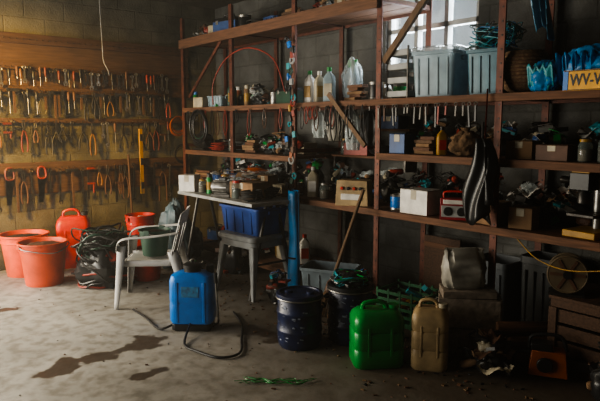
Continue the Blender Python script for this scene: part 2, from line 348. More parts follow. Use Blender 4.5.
bucket('red_paint_bucket',(.36,-.74,0),.15,.56,RED,fill=WHT)
o=O('hose_tangle')
for i in range(60):
    a=R.uniform(0,2*pi); q=R.uniform(0,.12); z=R.uniform(.05,.5); rad=R.uniform(.13,.25)*(1.15-z*.6)
    M=Matrix.Translation((q*math.cos(a),q*math.sin(a),z))@Euler((R.uniform(-.6,.6),R.uniform(-.6,.6),a)).to_matrix().to_4x4()
    pts=[]
    for t in range(10):
        p=M@Vector((rad*math.cos(t*pi/5)*(1+R.uniform(-.12,.12)),rad*math.sin(t*pi/5)*.85,R.uniform(-.03,.03))); p.z=max(p.z,.014); pts.append(p)
    o.tube(pts,R.uniform(.006,.013),R.choice([RUB,RUB,BLK,DSTEEL,DGRN,BLK,DRED,RUB,BLK]),6,True,3)
o.blob((0,0,.18),(.24,.22,.22),BAGD,.5,3,2)
o.blob((.08,.02,.27),(.16,.12,.1),DRED,.4,3,8)
o.done((.86,-1.34,0))
bucket('red_basin',(.9,-.93,0),.16,.3,RED,False,BAGD)
o=O('garbage_bag'); o.blob((0,0,.22),(.24,.22,.27),BAGD,.5,3.3,9,26); o.done((.45,-.3,0))
o=O('grey_tarp_bundle'); o.blob((0,0,.32),(.17,.16,.38),mat('grey_tarp',(.1,.15,.17),.5,0,.5),.6,3,12,26); o.done((.72,-.52,0))
# ---------------- CHAIR ----------------
o=O('plastic_armchair'); W=.235
CH=mat('chair_plastic',(.6,.585,.56),.4,0,.25,5,.04)
def seat(u,v):
    x=(u-.5)*2*W*(.92+.08*(1-v)); y=-.22+v*.43; z=.425-.02*math.sin(pi*u)*math.sin(pi*v)-.02*v+(-.04*max(0,(.12-v)/.12)**2)
    return (x,y,z)
o.sheet(seat,12,12,CH)
def ypl(z): return .2+ (z-.4)*.26
def slatf(x0,x1):
    return lambda u,v:(x0+(x1-x0)*u, ypl(.4+v*.37)-.05*abs(((x0+(x1-x0)*u)/W))**2+.04, .4+v*.37)
for i in range(5):
    c=-W*.72+i*W*.36; o.sheet(slatf(c-.024,c+.024),3,8,CH)
o.sheet(lambda u,v:((u-.5)*2*W*.97, ypl(.74+v*.12)-.05*abs((u-.5)*2)**2+.04, .74+v*(.1+.035*math.sin(pi*u))),14,4,CH)
o.sheet(lambda u,v:((u-.5)*2*W*.97, ypl(.4+v*.05)-.05*abs((u-.5)*2)**2+.04, .39+v*.06),14,2,CH)
for s in(-1,1):
    o.sheet(lambda u,v:(s*(W*.97+.03*math.sin(v*3)-u*.05),ypl(.4+v*.4)+.0-.01*u,.4+v*.4),3,8,CH)
    arm=cr3([(s*(W),.3,.68),(s*(W+.035),.16,.665),(s*(W+.05),0,.65),(s*(W+.05),-.16,.64),(s*(W+.035),-.235,.6),(s*(W+.02),-.25,.52)],5)
    o.sheet(lambda u,v:tuple(arm[min(int(v*(len(arm)-1)+.5),len(arm)-1)]+Vector(((u-.5)*.055,0,-.012*abs(u-.5)*2))),4,len(arm)-1,CH)
    for (xa,ya,za,xb,yb,wa,wb,sy) in ((s*(W+.02),-.245,.56,s*(W+.045),-.285,.075,.035,-1),(s*(W-.0),.26,.5,s*(W+.05),.38,.08,.038,1)):
        o.sheet(lambda u,v:(xa+(xb-xa)*v-s*(u)*(wa+(wb-wa)*v),ya+(yb-ya)*v,za*(1-v)),2,8,CH)
        o.sheet(lambda u,v:(xa+(xb-xa)*v,ya+(yb-ya)*v-sy*u*(wa+(wb-wa)*v),za*(1-v)),2,8,CH)
    o.sheet(lambda u,v:(s*W*.95,-.22+.45*v,.425-.055*u),2,8,CH)
o.sheet(lambda u,v:((u-.5)*2*W*.95,-.222,.40-.05*v),8,2,CH)
o.done((1.60,-1.2,.003),rz=-.62,solid=.006,sc=.93)
bucket('black_bucket',(1.61,-1.17,.40),.13,.22,DGRN,True,BAGD)
# ---------------- SPRAYER ----------------
o=O('backpack_sprayer')
o.loft([rr(.27,.17,.03,0),rr(.29,.19,.03,.01),rr(.29,.19,.03,.05),rr(.27,.17,.03,.055)],BLK)
o.loft([rr(.3,.19,.05,.055),rr(.325,.205,.055,.08),rr(.325,.205,.055,.2),rr(.315,.195,.05,.215),rr(.325,.205,.055,.23),rr(.325,.2,.055,.37),rr(.30,.18,.05,.41),rr(.2,.14,.04,.43),rr(.14,.13,.04,.435)],BLUE)
o.cyl((0,0,.43),.062,.03,BLK,24); o.lathe([(.07,.46),(.07,.485),(.05,.495),(.012,.498),(.012,.515),(0,.515)],BLK,24)
o.box((0,-.103,.3),(.13,.005,.08),mat('label',(.05,.22,.42),.4,0,.6,30))
for s in(-1,1):
    o.box((s*.1,-.101,.22),(.02,.012,.3),BLUE)
    o.tube([(s*.09,.1,.4),(s*.12,.19,.34),(s*.12,.2,.2),(s*.09,.1,.07)],.018,BLK,8,flat=.3)
o.tube([(.15,.0,.03),(.19,-.02,.05),(.2,-.1,.2),(.2,-.14,.38)],.008,STEEL); o.tube([(.2,-.14,.38),(.2,-.15,.46)],.014,BLK,n=1)
o.cyl((.12,.05,.41),.03,.06,BLK,14)
ia=math.radians(50.6)-.05
def inv(p):
    dx,dy=p[0]-2.44,p[1]+1.27; return (dx*math.cos(ia)+dy*math.sin(ia),-dx*math.sin(ia)+dy*math.cos(ia),p[2])
o.tube([inv(p) for p in ((2.5,-1.33,.06),(2.72,-1.5,.012),(2.89,-1.5,.012),(3.08,-1.44,.012),(3.1,-1.3,.012),(2.9,-1.15,.012),(2.65,-.98,.012),(2.35,-.86,.012))],.0085,BLK)
o.tube([inv(p) for p in ((2.4,-1.4,.05),(2.34,-1.5,.013),(2.05,-1.47,.013),(1.78,-1.46,.013))],.0085,BLK)
o.done((2.44,-1.27,0),ia,bev=.003)
# ---------------- DRUMS ----------------
def drum(name,loc,r,h,m,lid,net=False):
    o=O(name)
    o.lathe([(r*.9,0),(r*.95,.012),(r*.97,.03),(r,h*.12),(r*1.0,h*.28),(r*1.04,h*.3),(r*1.04,h*.34),(r,h*.36),(r,h*.62),(r*1.04,h*.64),(r*1.04,h*.68),(r,h*.7),(r*.99,h*.88),(r*.9,h*.92)],m,36)
    o.lathe([(r*.9,h*.9),(r*1.05,h*.9),(r*1.06,h*.93),(r*1.05,h*.99),(r*.9,h),(r*.88,h*.97),(0,h*.97)],lid,36)
    o.ring((0,0,h*.915),r*1.05,.006,STEEL,seg=36)
    for s in(-1,1):
        o.tube([(s*r*1.0,-.04,h*.78),(s*r*1.15,-.02,h*.76),(s*r*1.15,.02,h*.76),(s*r*1.0,.04,h*.78)],.008,BLK)
        o.cyl((s*r*.5,0,h*.96),.028,.02,lid,14)
    SC=mat('paint_scuff',(.22,.25,.33),.6,0,.7,40)
    for k in range(40):
        a=-pi/2-.8+R.uniform(-1.3,1.3); z=h*R.uniform(.15,.85)
        o.box((math.cos(a)*r*1.005,math.sin(a)*r*1.005,z),(.004,R.uniform(.006,.035),R.uniform(.003,.012)),SC,(R.uniform(-.4,.4),0,a))
    if net:
        for k in range(20):
            o.tube([(R.uniform(-.8,.8)*r,R.uniform(-.8,.8)*r,h+R.uniform(.0,.07)) for _ in range(6)],.005,R.choice([GRN,BLK,TEAL,TEAL,DGRN]),5,True,4)
        o.blob((0,0,h+.02),(r*.8,r*.75,.06),BAGD,.5,4,5)
    return o.done(loc,R.uniform(.6,1.0),bev=.001)
drum('blue_drum',(3.20,-.87,0),.152,.375,NAVY,NAVY)
drum('blue_drum',(3.36,-.54,0),.154,.41,NAVY,BLK,True)
# ---------------- TOTE, BLOCKS, BAGS ----------------
def tote(name,loc,w,d,h,m,lid=None,rz=0,fill=True):
    o=O(name)
    o.loft([rr(w*.88,d*.88,.03,0),rr(w*.99,d*.99,.035,h*.92),rr(w*1.05,d*1.05,.04,h*.92),rr(w*1.05,d*1.05,.04,h),rr(w*.98,d*.98,.035,h),rr(w*.86,d*.86,.03,.008)],m)
    for i in range(4): 
        for s in(-1,1): o.box((-w*.33+i*w*.22,s*d*.475,h*.45),(.012,.012,h*.8),m,(-s*.05,0,0))
    for s in(-1,1): o.box((s*w*.52,0,h*.85),(.02,d*.35,.03),m)
    if lid: o.loft([rr(w*1.08,d*1.08,.04,h),rr(w*1.08,d*1.08,.04,h+.02),rr(w*.98,d*.98,.04,h+.035)],lid)
    if fill:
        for k in range(12): o.box((R.uniform(-.25,.25)*w,R.uniform(-.25,.25)*d,h*R.uniform(.15,.75)),(R.uniform(.04,.14),R.uniform(.03,.08),R.uniform(.03,.08)),R.choice(ALLC),(R.uniform(-.6,.6),R.uniform(-.6,.6),R.uniform(0,3)))
    return o.done(loc,rz,bev=.002)
tote('storage_tote',(2.66,-.09,0),.44,.3,.33,mat('grey_tote',(.2,.25,.28),.4),rz=.5)
o=O('concrete_block_stack')
for k,(x,r_) in enumerate(((0,0),(.015,.08))):
    z=.2*k
    for s in(-1,1): o.box((x,s*.08,z+.1),(.39,.035,.196),CONC,(0,0,r_))
    for xx in(-.18,0,.18): o.box((x+xx,0,z+.1),(.035,.15,.196),CONC,(0,0,r_))
o.box((.0,.0,.425),(.34,.19,.05),CONC,(0,0,.2))
o.done((4.03,-.13,0),A-.3,bev=.005)
o=O('plastic_sack'); o.blob((0,0,.14),(.2,.13,.17),BAGW,.5,3,4,26); o.done((3.72,.2,0.0)); 
o=O('cement_sack'); 
o.loft([[(x*sx+.006*math.sin(a_*1.3+z*30),y*sy+.007*math.sin(a_*.9+z*35),z+(.012*math.sin(a_*.8) if z>.2 else 0)) for a_,(x,y,_) in enumerate(rr(.27,.14,.06,0,10))] for z,sx,sy in ((0,.88,.85),(.02,.98,1.02),(.05,1.02,1.1),(.09,.99,1.04),(.13,1.03,1.12),(.17,.97,.9),(.2,.98,.65),(.225,.9,.35),(.25,.94,.16))],BAGW)
o.done((4.0,-.14,.452),A,bev=0)
o=O('green_crate')
for k in range(5):
    for s in(-1,1):
        o.box((0,s*.15,.03+k*.055),(.4,.01,.025),MGRN); o.box((s*.2,0,.03+k*.055),(.01,.3,.025),MGRN)
for x in(-.2,-.1,0,.1,.2):
    for s in(-1,1): o.box((x,s*.15,.14),(.015,.014,.28),MGRN)
o.box((0,0,.01),(.4,.3,.012),MGRN)
for k in range(12): o.box((R.uniform(-.12,.12),R.uniform(-.09,.09),R.uniform(.06,.3)),(R.uniform(.05,.12),R.uniform(.03,.07),.04),R.choice(ALLC),(R.uniform(-.6,.6),R.uniform(-.6,.6),R.uniform(0,3)))
o.done((3.4,.06,0),.15,bev=.001)
o=O('firewood_pile')
for k in range(9):
    r_=R.uniform(.035,.05); z=.05+(k//4)*.085; y=-.16+(k%4)*.1+(k//4)*.04
    o.lathe([(r_*.9,0),(r_,.01),(r_*.95,.33),(r_*.8,.34)],R.choice([WOODX,WOODX,BRN]),10,(-.17+R.uniform(-.04,.04),y,z),(0,pi/2,0))
o.done((4.3,.1,.01),.9)
def cbox(name,loc,w,d,h,m=CARD,rz=0,tape=True):
    o=O(name); o.box((0,0,h/2),(w,d,h),m)
    if tape: o.box((0,0,h),(w*1.0,.04,.003),CREAM); o.box((0,-d/2,h*.8),(.05,.003,h*.38),CREAM)
    for s in(-1,1): o.box((0,s*d*.255,h+.002),(w*.995,d*.49,.003),m,(s*.02,0,0))
    return o.done(loc,rz,bev=.002)
# ---------------- WORKBENCH + STOOL ----------------
o=O('workbench')
o.box((0,0,.835),(1.3,.52,.03),LG)
for x in(-.58,.58):
    for s in(-1,1): o.tube([(x,s*.06,.82),(x,s*.24,.0)],.016,DSTEEL,8,n=1)
    o.tube([(x,-.17,.3),(x,.17,.3)],.01,DSTEEL,8,n=1)
o.tube([(-.58,0,.8),(.58,0,.8)],.014,DSTEEL,8,n=1)
o.done((1.58,-.33,0),0,bev=.003)
o=O('plastic_side_table')
GP=mat('grey_plastic',(.3,.31,.31),.45)
o.loft([rr(.5,.44,.05,.5),rr(.52,.46,.06,.51),rr(.52,.46,.06,.54),rr(.5,.44,.05,.55)],GP)
o.loft([rr(.47,.41,.05,.44),rr(.47,.41,.05,.5)],GP)
for sx in(-1,1):
    for sy in(-1,1):
        o.loft([rr(.03,.03,.008,0,3,sx*.26,sy*.23),rr(.07,.07,.015,.46,3,sx*.2,sy*.17)],GP)
o.done((1.92,-.36,0),.1,bev=.002)
tote('blue_crate',(1.9,-.34,.55),.56,.36,.24,mat('dark_blue_crate',(.015,.07,.3),.4),rz=.05)
# ---------------- generic clutter makers ----------------
def jar(loc,s=1):
    o=O('glass_jar'); h=.13*s; r=.04*s
    o.lathe([(r*.9,0),(r,.008),(r,h*.72),(r*.75,h*.85),(r*.75,h*.9)],GLS,18); o.cyl((0,0,h*.88),r*.82,h*.12,R.choice([RED,STEEL,DYEL,WHT]),18)
    o.lathe([(r*.9,.006),(r*.9,h*.55),(0,h*.58)],R.choice([BRN,DSTEEL,CARD]),14); return o.done(loc)
def can(loc,s=1):
    o=O('tin_can'); h=.14*s; r=.055*s; m=R.choice(ALLC)
    o.lathe([(r,0),(r*1.03,.004),(r*1.0,.008),(r,h*.95),(r*1.03,h*.97),(r*1.03,h),(r*.95,h),(r*.93,h*.96),(0,h*.96)],STEEL,22); o.lathe([(r*1.005,h*.15),(r*1.01,h*.16),(r*1.01,h*.85),(r*1.005,h*.86)],m,22)
    o.tube([(r,0,h*.9),(r*.6,r*.8,h*.6),(-r*.6,r*.9,h*.6),(-r,0,h*.9)],.002,STEEL,5); return o.done(loc,R.uniform(0,6))
def spray(loc,s=1):
    o=O('spray_can'); h=.2*s; r=.032*s; m=R.choice(ALLC)
    o.lathe([(r,0),(r,h*.78),(r*.6,h*.86),(r*.4,h*.87)],m,18); o.lathe([(r*.8,h*.82),(r*.8,h*.98),(r*.6,h),(0,h)],R.choice(ALLC),18); o.lathe([(r*1.01,h*.2),(r*1.01,h*.6)],R.choice([WHT,DYEL,BLK]),18); return o.done(loc)
def bottle(loc,s=1,m=None,c=None,name='plastic_bottle'):
    o=O(name); h=.25*s; m=m or R.choice([WHT,TEAL,GRN,FOG,BLK,CREAM,DBLU,DYEL,DGRN]); w=.09*s; d=.06*s
    o.loft([rr(w*.9,d*.9,.02*s,0),rr(w,d,.022*s,.01),rr(w,d,.022*s,h*.6),rr(w*.9,d*.9,.02*s,h*.72),rr(w*.35,d*.5,.014*s,h*.84),rr(w*.33,d*.48,.014*s,h*.88)],m)
    o.cyl((0,0,h*.87),.018*s,h*.12,c or R.choice([RED,WHT,BLUE,DYEL,BLK]),14); o.box((0,-d/2-.001,h*.35),(w*.7,.003,h*.35),R.choice([WHT,DYEL,RED,CREAM])); return o.done(loc,R.uniform(-.5,1.3),bev=.001)
def coil(loc,s=1):
    o=O('cable_coil'); m=R.choice([BLK,DORG,RUB,LG,BLK,DRED,DGRN])
    for i in range(7): o.ring((R.uniform(-.01,.01),R.uniform(-.01,.01),.02+i*.011),(.09+R.uniform(-.015,.015))*s,.007,m,(R.uniform(-.08,.08),R.uniform(-.08,.08),0),18)
    o.tube([(.08*s,0,.06),(.11*s,-.02,.04),(.12*s,-.05,.012),(.09*s,-.1*s,.01)],.006,m,6); return o.done(loc)
def bag(loc,s=1,m=None):
    o=O('plastic_bag'); m=m or R.choice([BAGD,BAGW,CLR,CLR,BAGD,TARPB,BURL]); sd=R.randint(0,99)
    o.blob((0,0,.075*s),(.1*s,.08*s,.09*s),m,.5,3.2,sd,20)
    o.lathe([(.035*s,.12*s),(.014*s,.15*s),(.03*s,.18*s),(.04*s,.19*s)],m,12); return o.done(loc,R.uniform(0,6))
def tbox(loc,s=1):
    o=O('toolbox'); m=R.choice([DRED,DBLU,DGRN,DSTEEL,BLK]); w=.3*s
    o.box((0,0,.065*s),(w,.16*s,.13*s),m); o.box((0,0,.145*s),(w*1.02,.165*s,.035*s),BLK,tp=.9); o.tube([(-w*.2,0,.16*s),(-w*.18,0,.2*s),(w*.18,0,.2*s),(w*.2,0,.16*s)],.01*s,BLK,8)
    for x in(-.3,.3): o.box((x*w,-.083*s,.12*s),(.03*s,.01,.04*s),STEEL)
    return o.done(loc,R.uniform(-.2,.3),bev=.003)
def offc(loc,s=1):
    o=O('wood_offcuts')
    for k in range(5): o.box((R.uniform(-.02,.02),R.uniform(-.03,.03),.013+k*.026),(.2*s*R.uniform(.7,1.1),.07,.024),R.choice([WOODX,CARD,WOODY]),(0,0,R.uniform(-.2,.2)))
    return o.done(loc,bev=.001)
def motor(loc,s=1):
    o=O('electric_motor'); m=R.choice([DSTEEL,DSTEEL,DGRN,STEEL])
    o.box((0,0,.012),(.2*s,.14*s,.024),DSTEEL); o.lathe([(.05*s,-.11*s),(.068*s,-.1*s),(.068*s,.08*s),(.05*s,.1*s),(.012*s,.1*s),(.012*s,.15*s)],m,20,(0,0,.09*s),(0,pi/2,0))
    for i in range(12):
        a=i*pi/6; o.box((-.01*s,math.cos(a)*.07*s,.09*s+math.sin(a)*.07*s),(.15*s,.006,.01),m,(a,0,0))
    o.box((0,0,.165*s),(.07*s,.05*s,.03*s),BLK); return o.done(loc,R.uniform(-.6,.6),bev=.001)
def sbox(loc,s=1):
    return cbox(R.choice(['cardboard_box','parts_box']),loc,.16*s*R.uniform(.8,1.3),.15*s,.1*s*R.uniform(.7,1.6),R.choice([CARD,CARD,WHT,DRED,CREAM,DBLU,BRN]),R.uniform(-.25,.25))
def heap(loc,s=1):
    return pile('parts_heap',loc,(.09*s,.06*s,.12*s),16,PM)
def crate(loc,s=1):
    return tote('parts_tray',loc,.24*s,.16*s,.11*s,R.choice([DBLU,LG,DRED,DSTEEL,MGRN,FOG]),rz=R.uniform(-.2,.3))
kinds=[(jar,.1,.14),(can,.13,.15),(spray,.08,.2),(bottle,.12,.25),(coil,.23,.1),(bag,.24,.2),(tbox,.34,.2),(offc,.24,.14),(motor,.27,.19),(sbox,.21,.15),(heap,.26,.2),(sbox,.21,.15),(crate,.28,.16),(heap,.26,.2)]
def fill(x0,x1,z,y,hmax,skip=()):
    x=x0
    while x<x1-.05:
        k,w,h=R.choice(kinds); s=R.uniform(.8,1.25); w*=s
        if x+w>x1 or h*s>hmax: x+=.03; 
        else:
            k((x+w/2,y+R.uniform(-.02,.02),z+.001),s)
            x+=w+R.choice([.004,.02,.05])
def pile(name,loc,sz,n,mats,core=True):
    o=O(name)
    for k in range(n):
        t0=k/n; sh=1-t0*.6
        p=(R.uniform(-1,1)*sz[0]*sh,R.uniform(-1,1)*sz[1]*sh); z=sz[2]*t0+.035
        t=R.random(); m=R.choice(mats); rt=(R.uniform(-.5,.5),R.uniform(-.5,.5),R.uniform(0,3))
        if t<.4: o.box((*p,z),(R.uniform(.04,.14),R.uniform(.03,.08),R.uniform(.015,.045)),m,rt)
        elif t<.6: o.lathe([(.018,-.055),(.025,-.045),(.025,.045),(.012,.06)],m,12,(*p,z),(rt[0]+1.3,rt[1],rt[2]))
        elif t<.85: o.tube([(p[0]+R.uniform(-.08,.08),p[1]+R.uniform(-.05,.05),z+R.uniform(-.015,.05)) for _ in range(5)],R.uniform(.004,.008),R.choice([BLK,RUB,m]),6,True,4)
        elif t<.93:
            q0=Vector((*p,z+.02)); w_=R.uniform(.05,.09); s_=R.uniform(0,9)
            o.sheet(lambda u,v:(q0.x+(u-.5)*w_*2,q0.y+(v-.5)*w_*1.5,q0.z+.018*math.sin(u*7+s_)+.018*math.cos(v*6+u*4+s_)),7,6,R.choice([CLR,WHT,CREAM,CLR,m]))
        else: o.blob((*p,z),(.055,.045,.04),m,.6,4,k,12,False)
    if core: o.blob((0,0,sz[2]*.35),(sz[0]*.9,sz[1]*.9,sz[2]*.45),BAGD,.4,3,n,20)
    return o.done(loc,bev=.001)
PM=[DRED,WHT,TEAL,BLK,CREAM,DSTEEL,CARD,DBLU,CLR,BRN,LG,GRN,DSTEEL,BLK,STEEL,DRED,BRN,BLK,CLR]
# specific shelf items at z=1.70
bottle((2.14,.12,1.70),1.15,WHT,GRN); bottle((2.27,.12,1.70),1.1,CREAM,WHT); bottle((2.4,.12,1.70),1.2,FOG,GRN,'clear_bottle')
o=O('clear_bottle_pack'); o.blob((0,0,.17),(.1,.08,.2),CLR,.3,3,8)
for s in(-.04,.04): o.loft([rr(.06,.06,.02,.0,4,s,0),rr(.06,.06,.02,.22,4,s,0),rr(.02,.02,.008,.3,4,s,0)],FOG); o.cyl((s,0,.3),.014,.06,GRN,12)
o.done((2.5,.3,1.701))
tote('clear_storage_box',(3.52,.2,1.701),.34,.3,.32,FOG,CLR,rz=.2)
tote('clear_storage_box',(3.92,.25,1.701),.28,.3,.3,mat('teal_box',(.1,.22,.28),.4,alpha=.9),rz=.1)
o=O('tangled_net')
for k in range(34): o.tube([(R.uniform(-.16,.16),R.uniform(-.12,.12),.006+abs(R.uniform(0,.17))) for _ in range(6)],.0035,R.choice([TEAL,TARPB,TEAL,DGRN,BLK]),5,True,4)
o.done((3.92,.24,2.005))
o=O('wicker_ball_basket'); o.lathe([(.07,0),(.12,.03),(.15,.09),(.16,.15),(.15,.21),(.125,.26),(.12,.265),(.115,.25),(.0,.2)],BURL,28)
for k in range(11): o.ring((0,0,.02+.022*k),(.1,.12,.135,.146,.153,.158,.16,.158,.153,.145,.132)[k],.005,BRN)
o.done((4.17,.2,1.701))
o=O('blue_tarp_bundle'); o.blob((0,0,.12),(.2,.12,.15),TARPB,.45,2.6,21,32)
for k in range(6): o.sheet(lambda u,v:(-.17+k*.06+.06*u,-.12+.05*v-.02*math.sin(u*9+k),.2-.18*v+.02*math.sin(u*7+k)),8,5,TARPB)
o.done((4.62,.16,1.701),solid=.002)
o=O('blue_plastic_bag'); o.blob((0,0,.08),(.09,.07,.1),TARPB,.45,3,27,28)
for k in range(3): o.sheet(lambda u,v:(-.08+k*.05+.06*u,-.07+.03*v,.15-.13*v+.02*math.sin(u*7+k)),8,5,TEAL)
o.done((4.37,.08,1.701),solid=.002)
o=O('hanging_blue_net'); o.sheet(lambda u,v:((u-.5)*.2*(1-.55*v)+.12*v,.03*math.sin(u*16+v*4)+.03,.0-v*.55+.05*math.sin(u*5)),30,12,mat('pale_blue_net',(.04,.2,.32),.5,alpha=.8)); o.done((4.24,.05,2.6),solid=.002)
o=O('metal_trays')
for k in range(4):
    z=.015+k*.1; o.box((0,0,z),(.2,.3,.008),LG); 
    for s in(-1,1): o.box((s*.1,0,z+.02),(.008,.3,.04),LG); o.box((0,s*.15,z+.02),(.2,.008,.04),LG)
    for q in range(5): o.box((R.uniform(-.06,.06),R.uniform(-.1,.1),z+.025),(.06,.03,.03),R.choice(ALLC),(0,0,R.uniform(0,3)))
for sx in(-.1,.1):
    for sy in(-.15,.15): o.box((sx,sy,.19),(.012,.012,.38),DSTEEL)
o.done((3.24,.19,1.701),.0,bev=.001)
pl=O('license_plate'); pl.box((0,0,0),(.5,.006,.112),YEL); pl.box((-.235,-.004,0),(.03,.003,.108),BLUE)
for s in(-1,1): pl.box((0,-.004,s*.052),(.49,.003,.004),BLK)
po=pl.done((4.79,-.028,1.75),0,bev=.001)
tcv=bpy.data.curves.new('plate_text','FONT'); tcv.body='WV-VH-72'; tcv.size=.09; tcv.extrude=.0008; tcv.align_x='LEFT'; tcv.align_y='CENTER'; tcv.offset=.0015
to=bpy.data.objects.new('plate_text',tcv); bpy.context.scene.collection.objects.link(to); to.parent=po; to.location=(-.21,-.0045,.0); to.rotation_euler=(pi/2,0,0); to.scale=(.74,1,1); tcv.materials.append(BLK)
cbox('cardboard_box',(4.22,.15,1.291),.17,.16,.11,CARD,.1)
o=O('hanging_dark_jacket'); o.sheet(lambda u,v:(.085*math.cos(u*2*pi)*(.35+.8*math.sin(min(v*1.2,1)*pi*.7)+.12*math.sin(u*31+v*5))+.02*math.sin(v*6),-.03+.055*math.sin(u*2*pi)*(.6+.5*v)+.018*math.sin(u*25+v*3),-v*.5-.05*math.sin(u*11)*v),60,16,BAGD)
o.sheet(lambda u,v:(.05+.05*v*math.cos(u*6.28)*.5+.03*v,-.05+.03*math.sin(u*6.28),-.05-v*.36),16,10,BAGD)
o.tube([(0,-.03,.1),(.0,-.03,0)],.006,BLK,n=1); o.done((4.09,-.09,1.42),solid=.004)
o=O('hanging_red_strap'); o.tube([(0,0,0),(.005,-.01,-.2),(-.005,0,-.38)],.008,DRED,8,flat=.35); o.ring((0,0,-.39),.018,.004,STEEL,(pi/2,0,0),12); o.done((4.06,-.04,1.73))
o=O('portable_radio'); o.box((0,0,.075),(.2,.1,.15),mat('radio_red',(.3,.02,.03),.4)); o.box((0,-.052,.06),(.18,.006,.08),LG); o.cyl((-.045,-.054,.06),.03,.008,BLK,18,(pi/2,0,0)); o.cyl((.045,-.054,.06),.03,.008,BLK,18,(pi/2,0,0)); o.box((0,-.052,.125),(.16,.006,.03),WHT)
o.tube([(-.08,0,.15),(-.07,0,.19),(.07,0,.19),(.08,0,.15)],.008,RED,8); o.done((3.78,.06,.851),.5,bev=.004)
o=O('electric_switch_box'); o.box((0,0,.1),(.28,.16,.21),BEI,tp=.92)
for x in range(4): o.cyl((-.08+x*.052,-.078,.14),.014,.014,R.choice([RED,BLK,GRN]),12,(pi/2,0,0))
o.box((0,-.08,.07),(.18,.008,.05),WHT,(-.06,0,0)); o.done((2.78,.06,.851),.5,bev=.006)
o=O('drill_press'); o.box((0,0,.02),(.2,.24,.04),DYEL); o.cyl((0,.08,.03),.028,.38,STEEL,18)
o.box((0,-.02,.33),(.12,.24,.1),BLK); o.box((0,-.02,.395),(.11,.22,.035),DYEL); o.lathe([(.035,0),(.035,.06),(.02,.08),(.012,.1)][::-1],DSTEEL,14,(0,-.08,.2))
o.box((0,-.03,.13),(.17,.17,.02),DSTEEL)
for a in range(3): o.tube([(.07,-.05,.33),(.1,-.05+.08*math.cos(a*2.1),.33+.08*math.sin(a*2.1))],.006,STEEL,n=1)
o.done((4.66,.15,.851),-.1,bev=.004)
o=O('cordless_drill'); o.lathe([(.012,-.1),(.022,-.09),(.03,-.05),(.032,.1),(.02,.12)],YEL,14,(0,0,.17),(pi/2,0,0)); o.box((0,-.05,.1),(.035,.045,.13),BLK,(.15,0,0)); o.box((0,-.06,.025),(.07,.11,.05),YEL); o.done((4.85,.08,.851),.9,bev=.004)
o=O('cable_reel'); RW=mat('reel_wood',(.14,.1,.055),.7)
for s in(-1,1):
    o.lathe([(.11,-.006),(.11,.006)],RW,32,(0,s*.05,.13),(pi/2,0,0)); o.ring((0,s*.05,.13),.11,.008,RW,(pi/2,0,0),28)
    for a in range(3): o.box((0,s*.058,.13),(.2,.006,.018),BRN,(0,a*pi/3,0))
o.lathe([(.06,-.045),(.06,.045)],BLK,24,(0,0,.13),(pi/2,0,0)); o.cyl((0,-.052,.13),.025,.02,BLK,16,(pi/2,0,0))
for k in range(5): o.ring((0,-.035+k*.018,.13),.09,.009,RUB,(pi/2,0,0),24)
o.box((0,0,.006),(.2,.14,.012),DSTEEL); o.done((4.54,.16,.472),.45)
o=O('wooden_crate')
for z in(.05,.15,.25,.35):
    for s in(-1,1): o.box((0,s*.22,z),(.7,.018,.08),DKWOOD); o.box((s*.34,0,z),(.018,.42,.08),WOODY)
for x in(-.33,0,.33):
    for s in(-1,1): o.box((x,s*.235,.2),(.05,.015,.4),DKWOOD)
o.box((0,0,.46),(.72,.48,.02),DKWOOD); o.box((0,0,.425),(.7,.46,.05),DKWOOD); o.done((4.84,.3,0),0,bev=.002)
o=O('chainsaw'); o.box((0,0,.1),(.22,.13,.15),DORG,tp=.85); o.box((-.04,0,.19),(.12,.1,.05),BLK); o.tube([(-.11,0,.17),(-.09,0,.25),(.06,0,.26),(.1,0,.17)],.011,BLK); o.box((.25,0,.09),(.3,.01,.06),DSTEEL); o.cyl((-.02,-.065,.1),.045,.02,BLK,18,(pi/2,0,0)); o.tube([(-.1,0,.15),(-.18,0,.13),(-.18,0,.05),(-.1,0,.03)],.012,BLK)
o.done((4.56,-.06,.0),.5,bev=.006)
tote('grey_storage_bin',(3.92,.4,0),.3,.28,.55,mat('dark_grey_bin',(.07,.08,.09),.4))
tote('dark_plastic_bin',(4.27,.44,.0),.28,.24,.62,mat('black_bin',(.05,.055,.06),.4))
o=O('hanging_yellow_hose'); o.tube([(4.3,-.02,.8),(4.45,-.04,.7),(4.65,-.05,.67),(4.9,-.05,.72)],.004,DYEL); o.done()
o=O('blue_pipe_bundle')
o.sheet(lambda u,v:(.055*math.cos(u*2*pi)*(1+.18*math.sin(u*14+v*3)),.04*math.sin(u*2*pi)*(1+.2*math.sin(v*9)),v*.87),30,20,TARPB); o.tube([(.05,-.02,.3),(0,-.05,.3),(-.05,-.02,.3),(0,.05,.3)],.006,BLK,6,True); o.done((2.23,-.14,.02),solid=.004,sc=1.05)
o=O('straw_broom'); o.tube([(0,0,.2),(0,0,1.05)],.014,WOODZ,n=1)
for k in range(40):
    a=R.uniform(0,2*pi); q=R.uniform(.0,1); o.tube([(0,0,.26),(.05*q*math.cos(a),.03*q*math.sin(a),.15),(.1*q*math.cos(a),.045*q*math.sin(a),.0)],.005,CARD,4,n=2)
o.lathe([(.035,.2),(.035,.27),(.016,.3)],BRN,12); o.done((2.84,-.36,.01),rot=(-.25,.2,0))
o=O('red_hose_loop'); o.tube([(.75,-.05,1.72),(.78,-.06,1.95),(1.05,-.07,2.17),(1.45,-.07,2.24),(1.85,-.07,2.1),(2.02,-.07,1.8)],.007,DRED,8); o.done()
o=O('green_hose_coil')
for i in range(6): o.ring((R.uniform(-.02,.02),R.uniform(0,.04),R.uniform(-.03,.03)),.17+R.uniform(-.02,.02),.009,R.choice([DGRN,BLK,RUB]),(pi/2,R.uniform(-.1,.1),0),24)
o.done((.45,-.08,1.5))
o=O('hanging_tape_rolls')
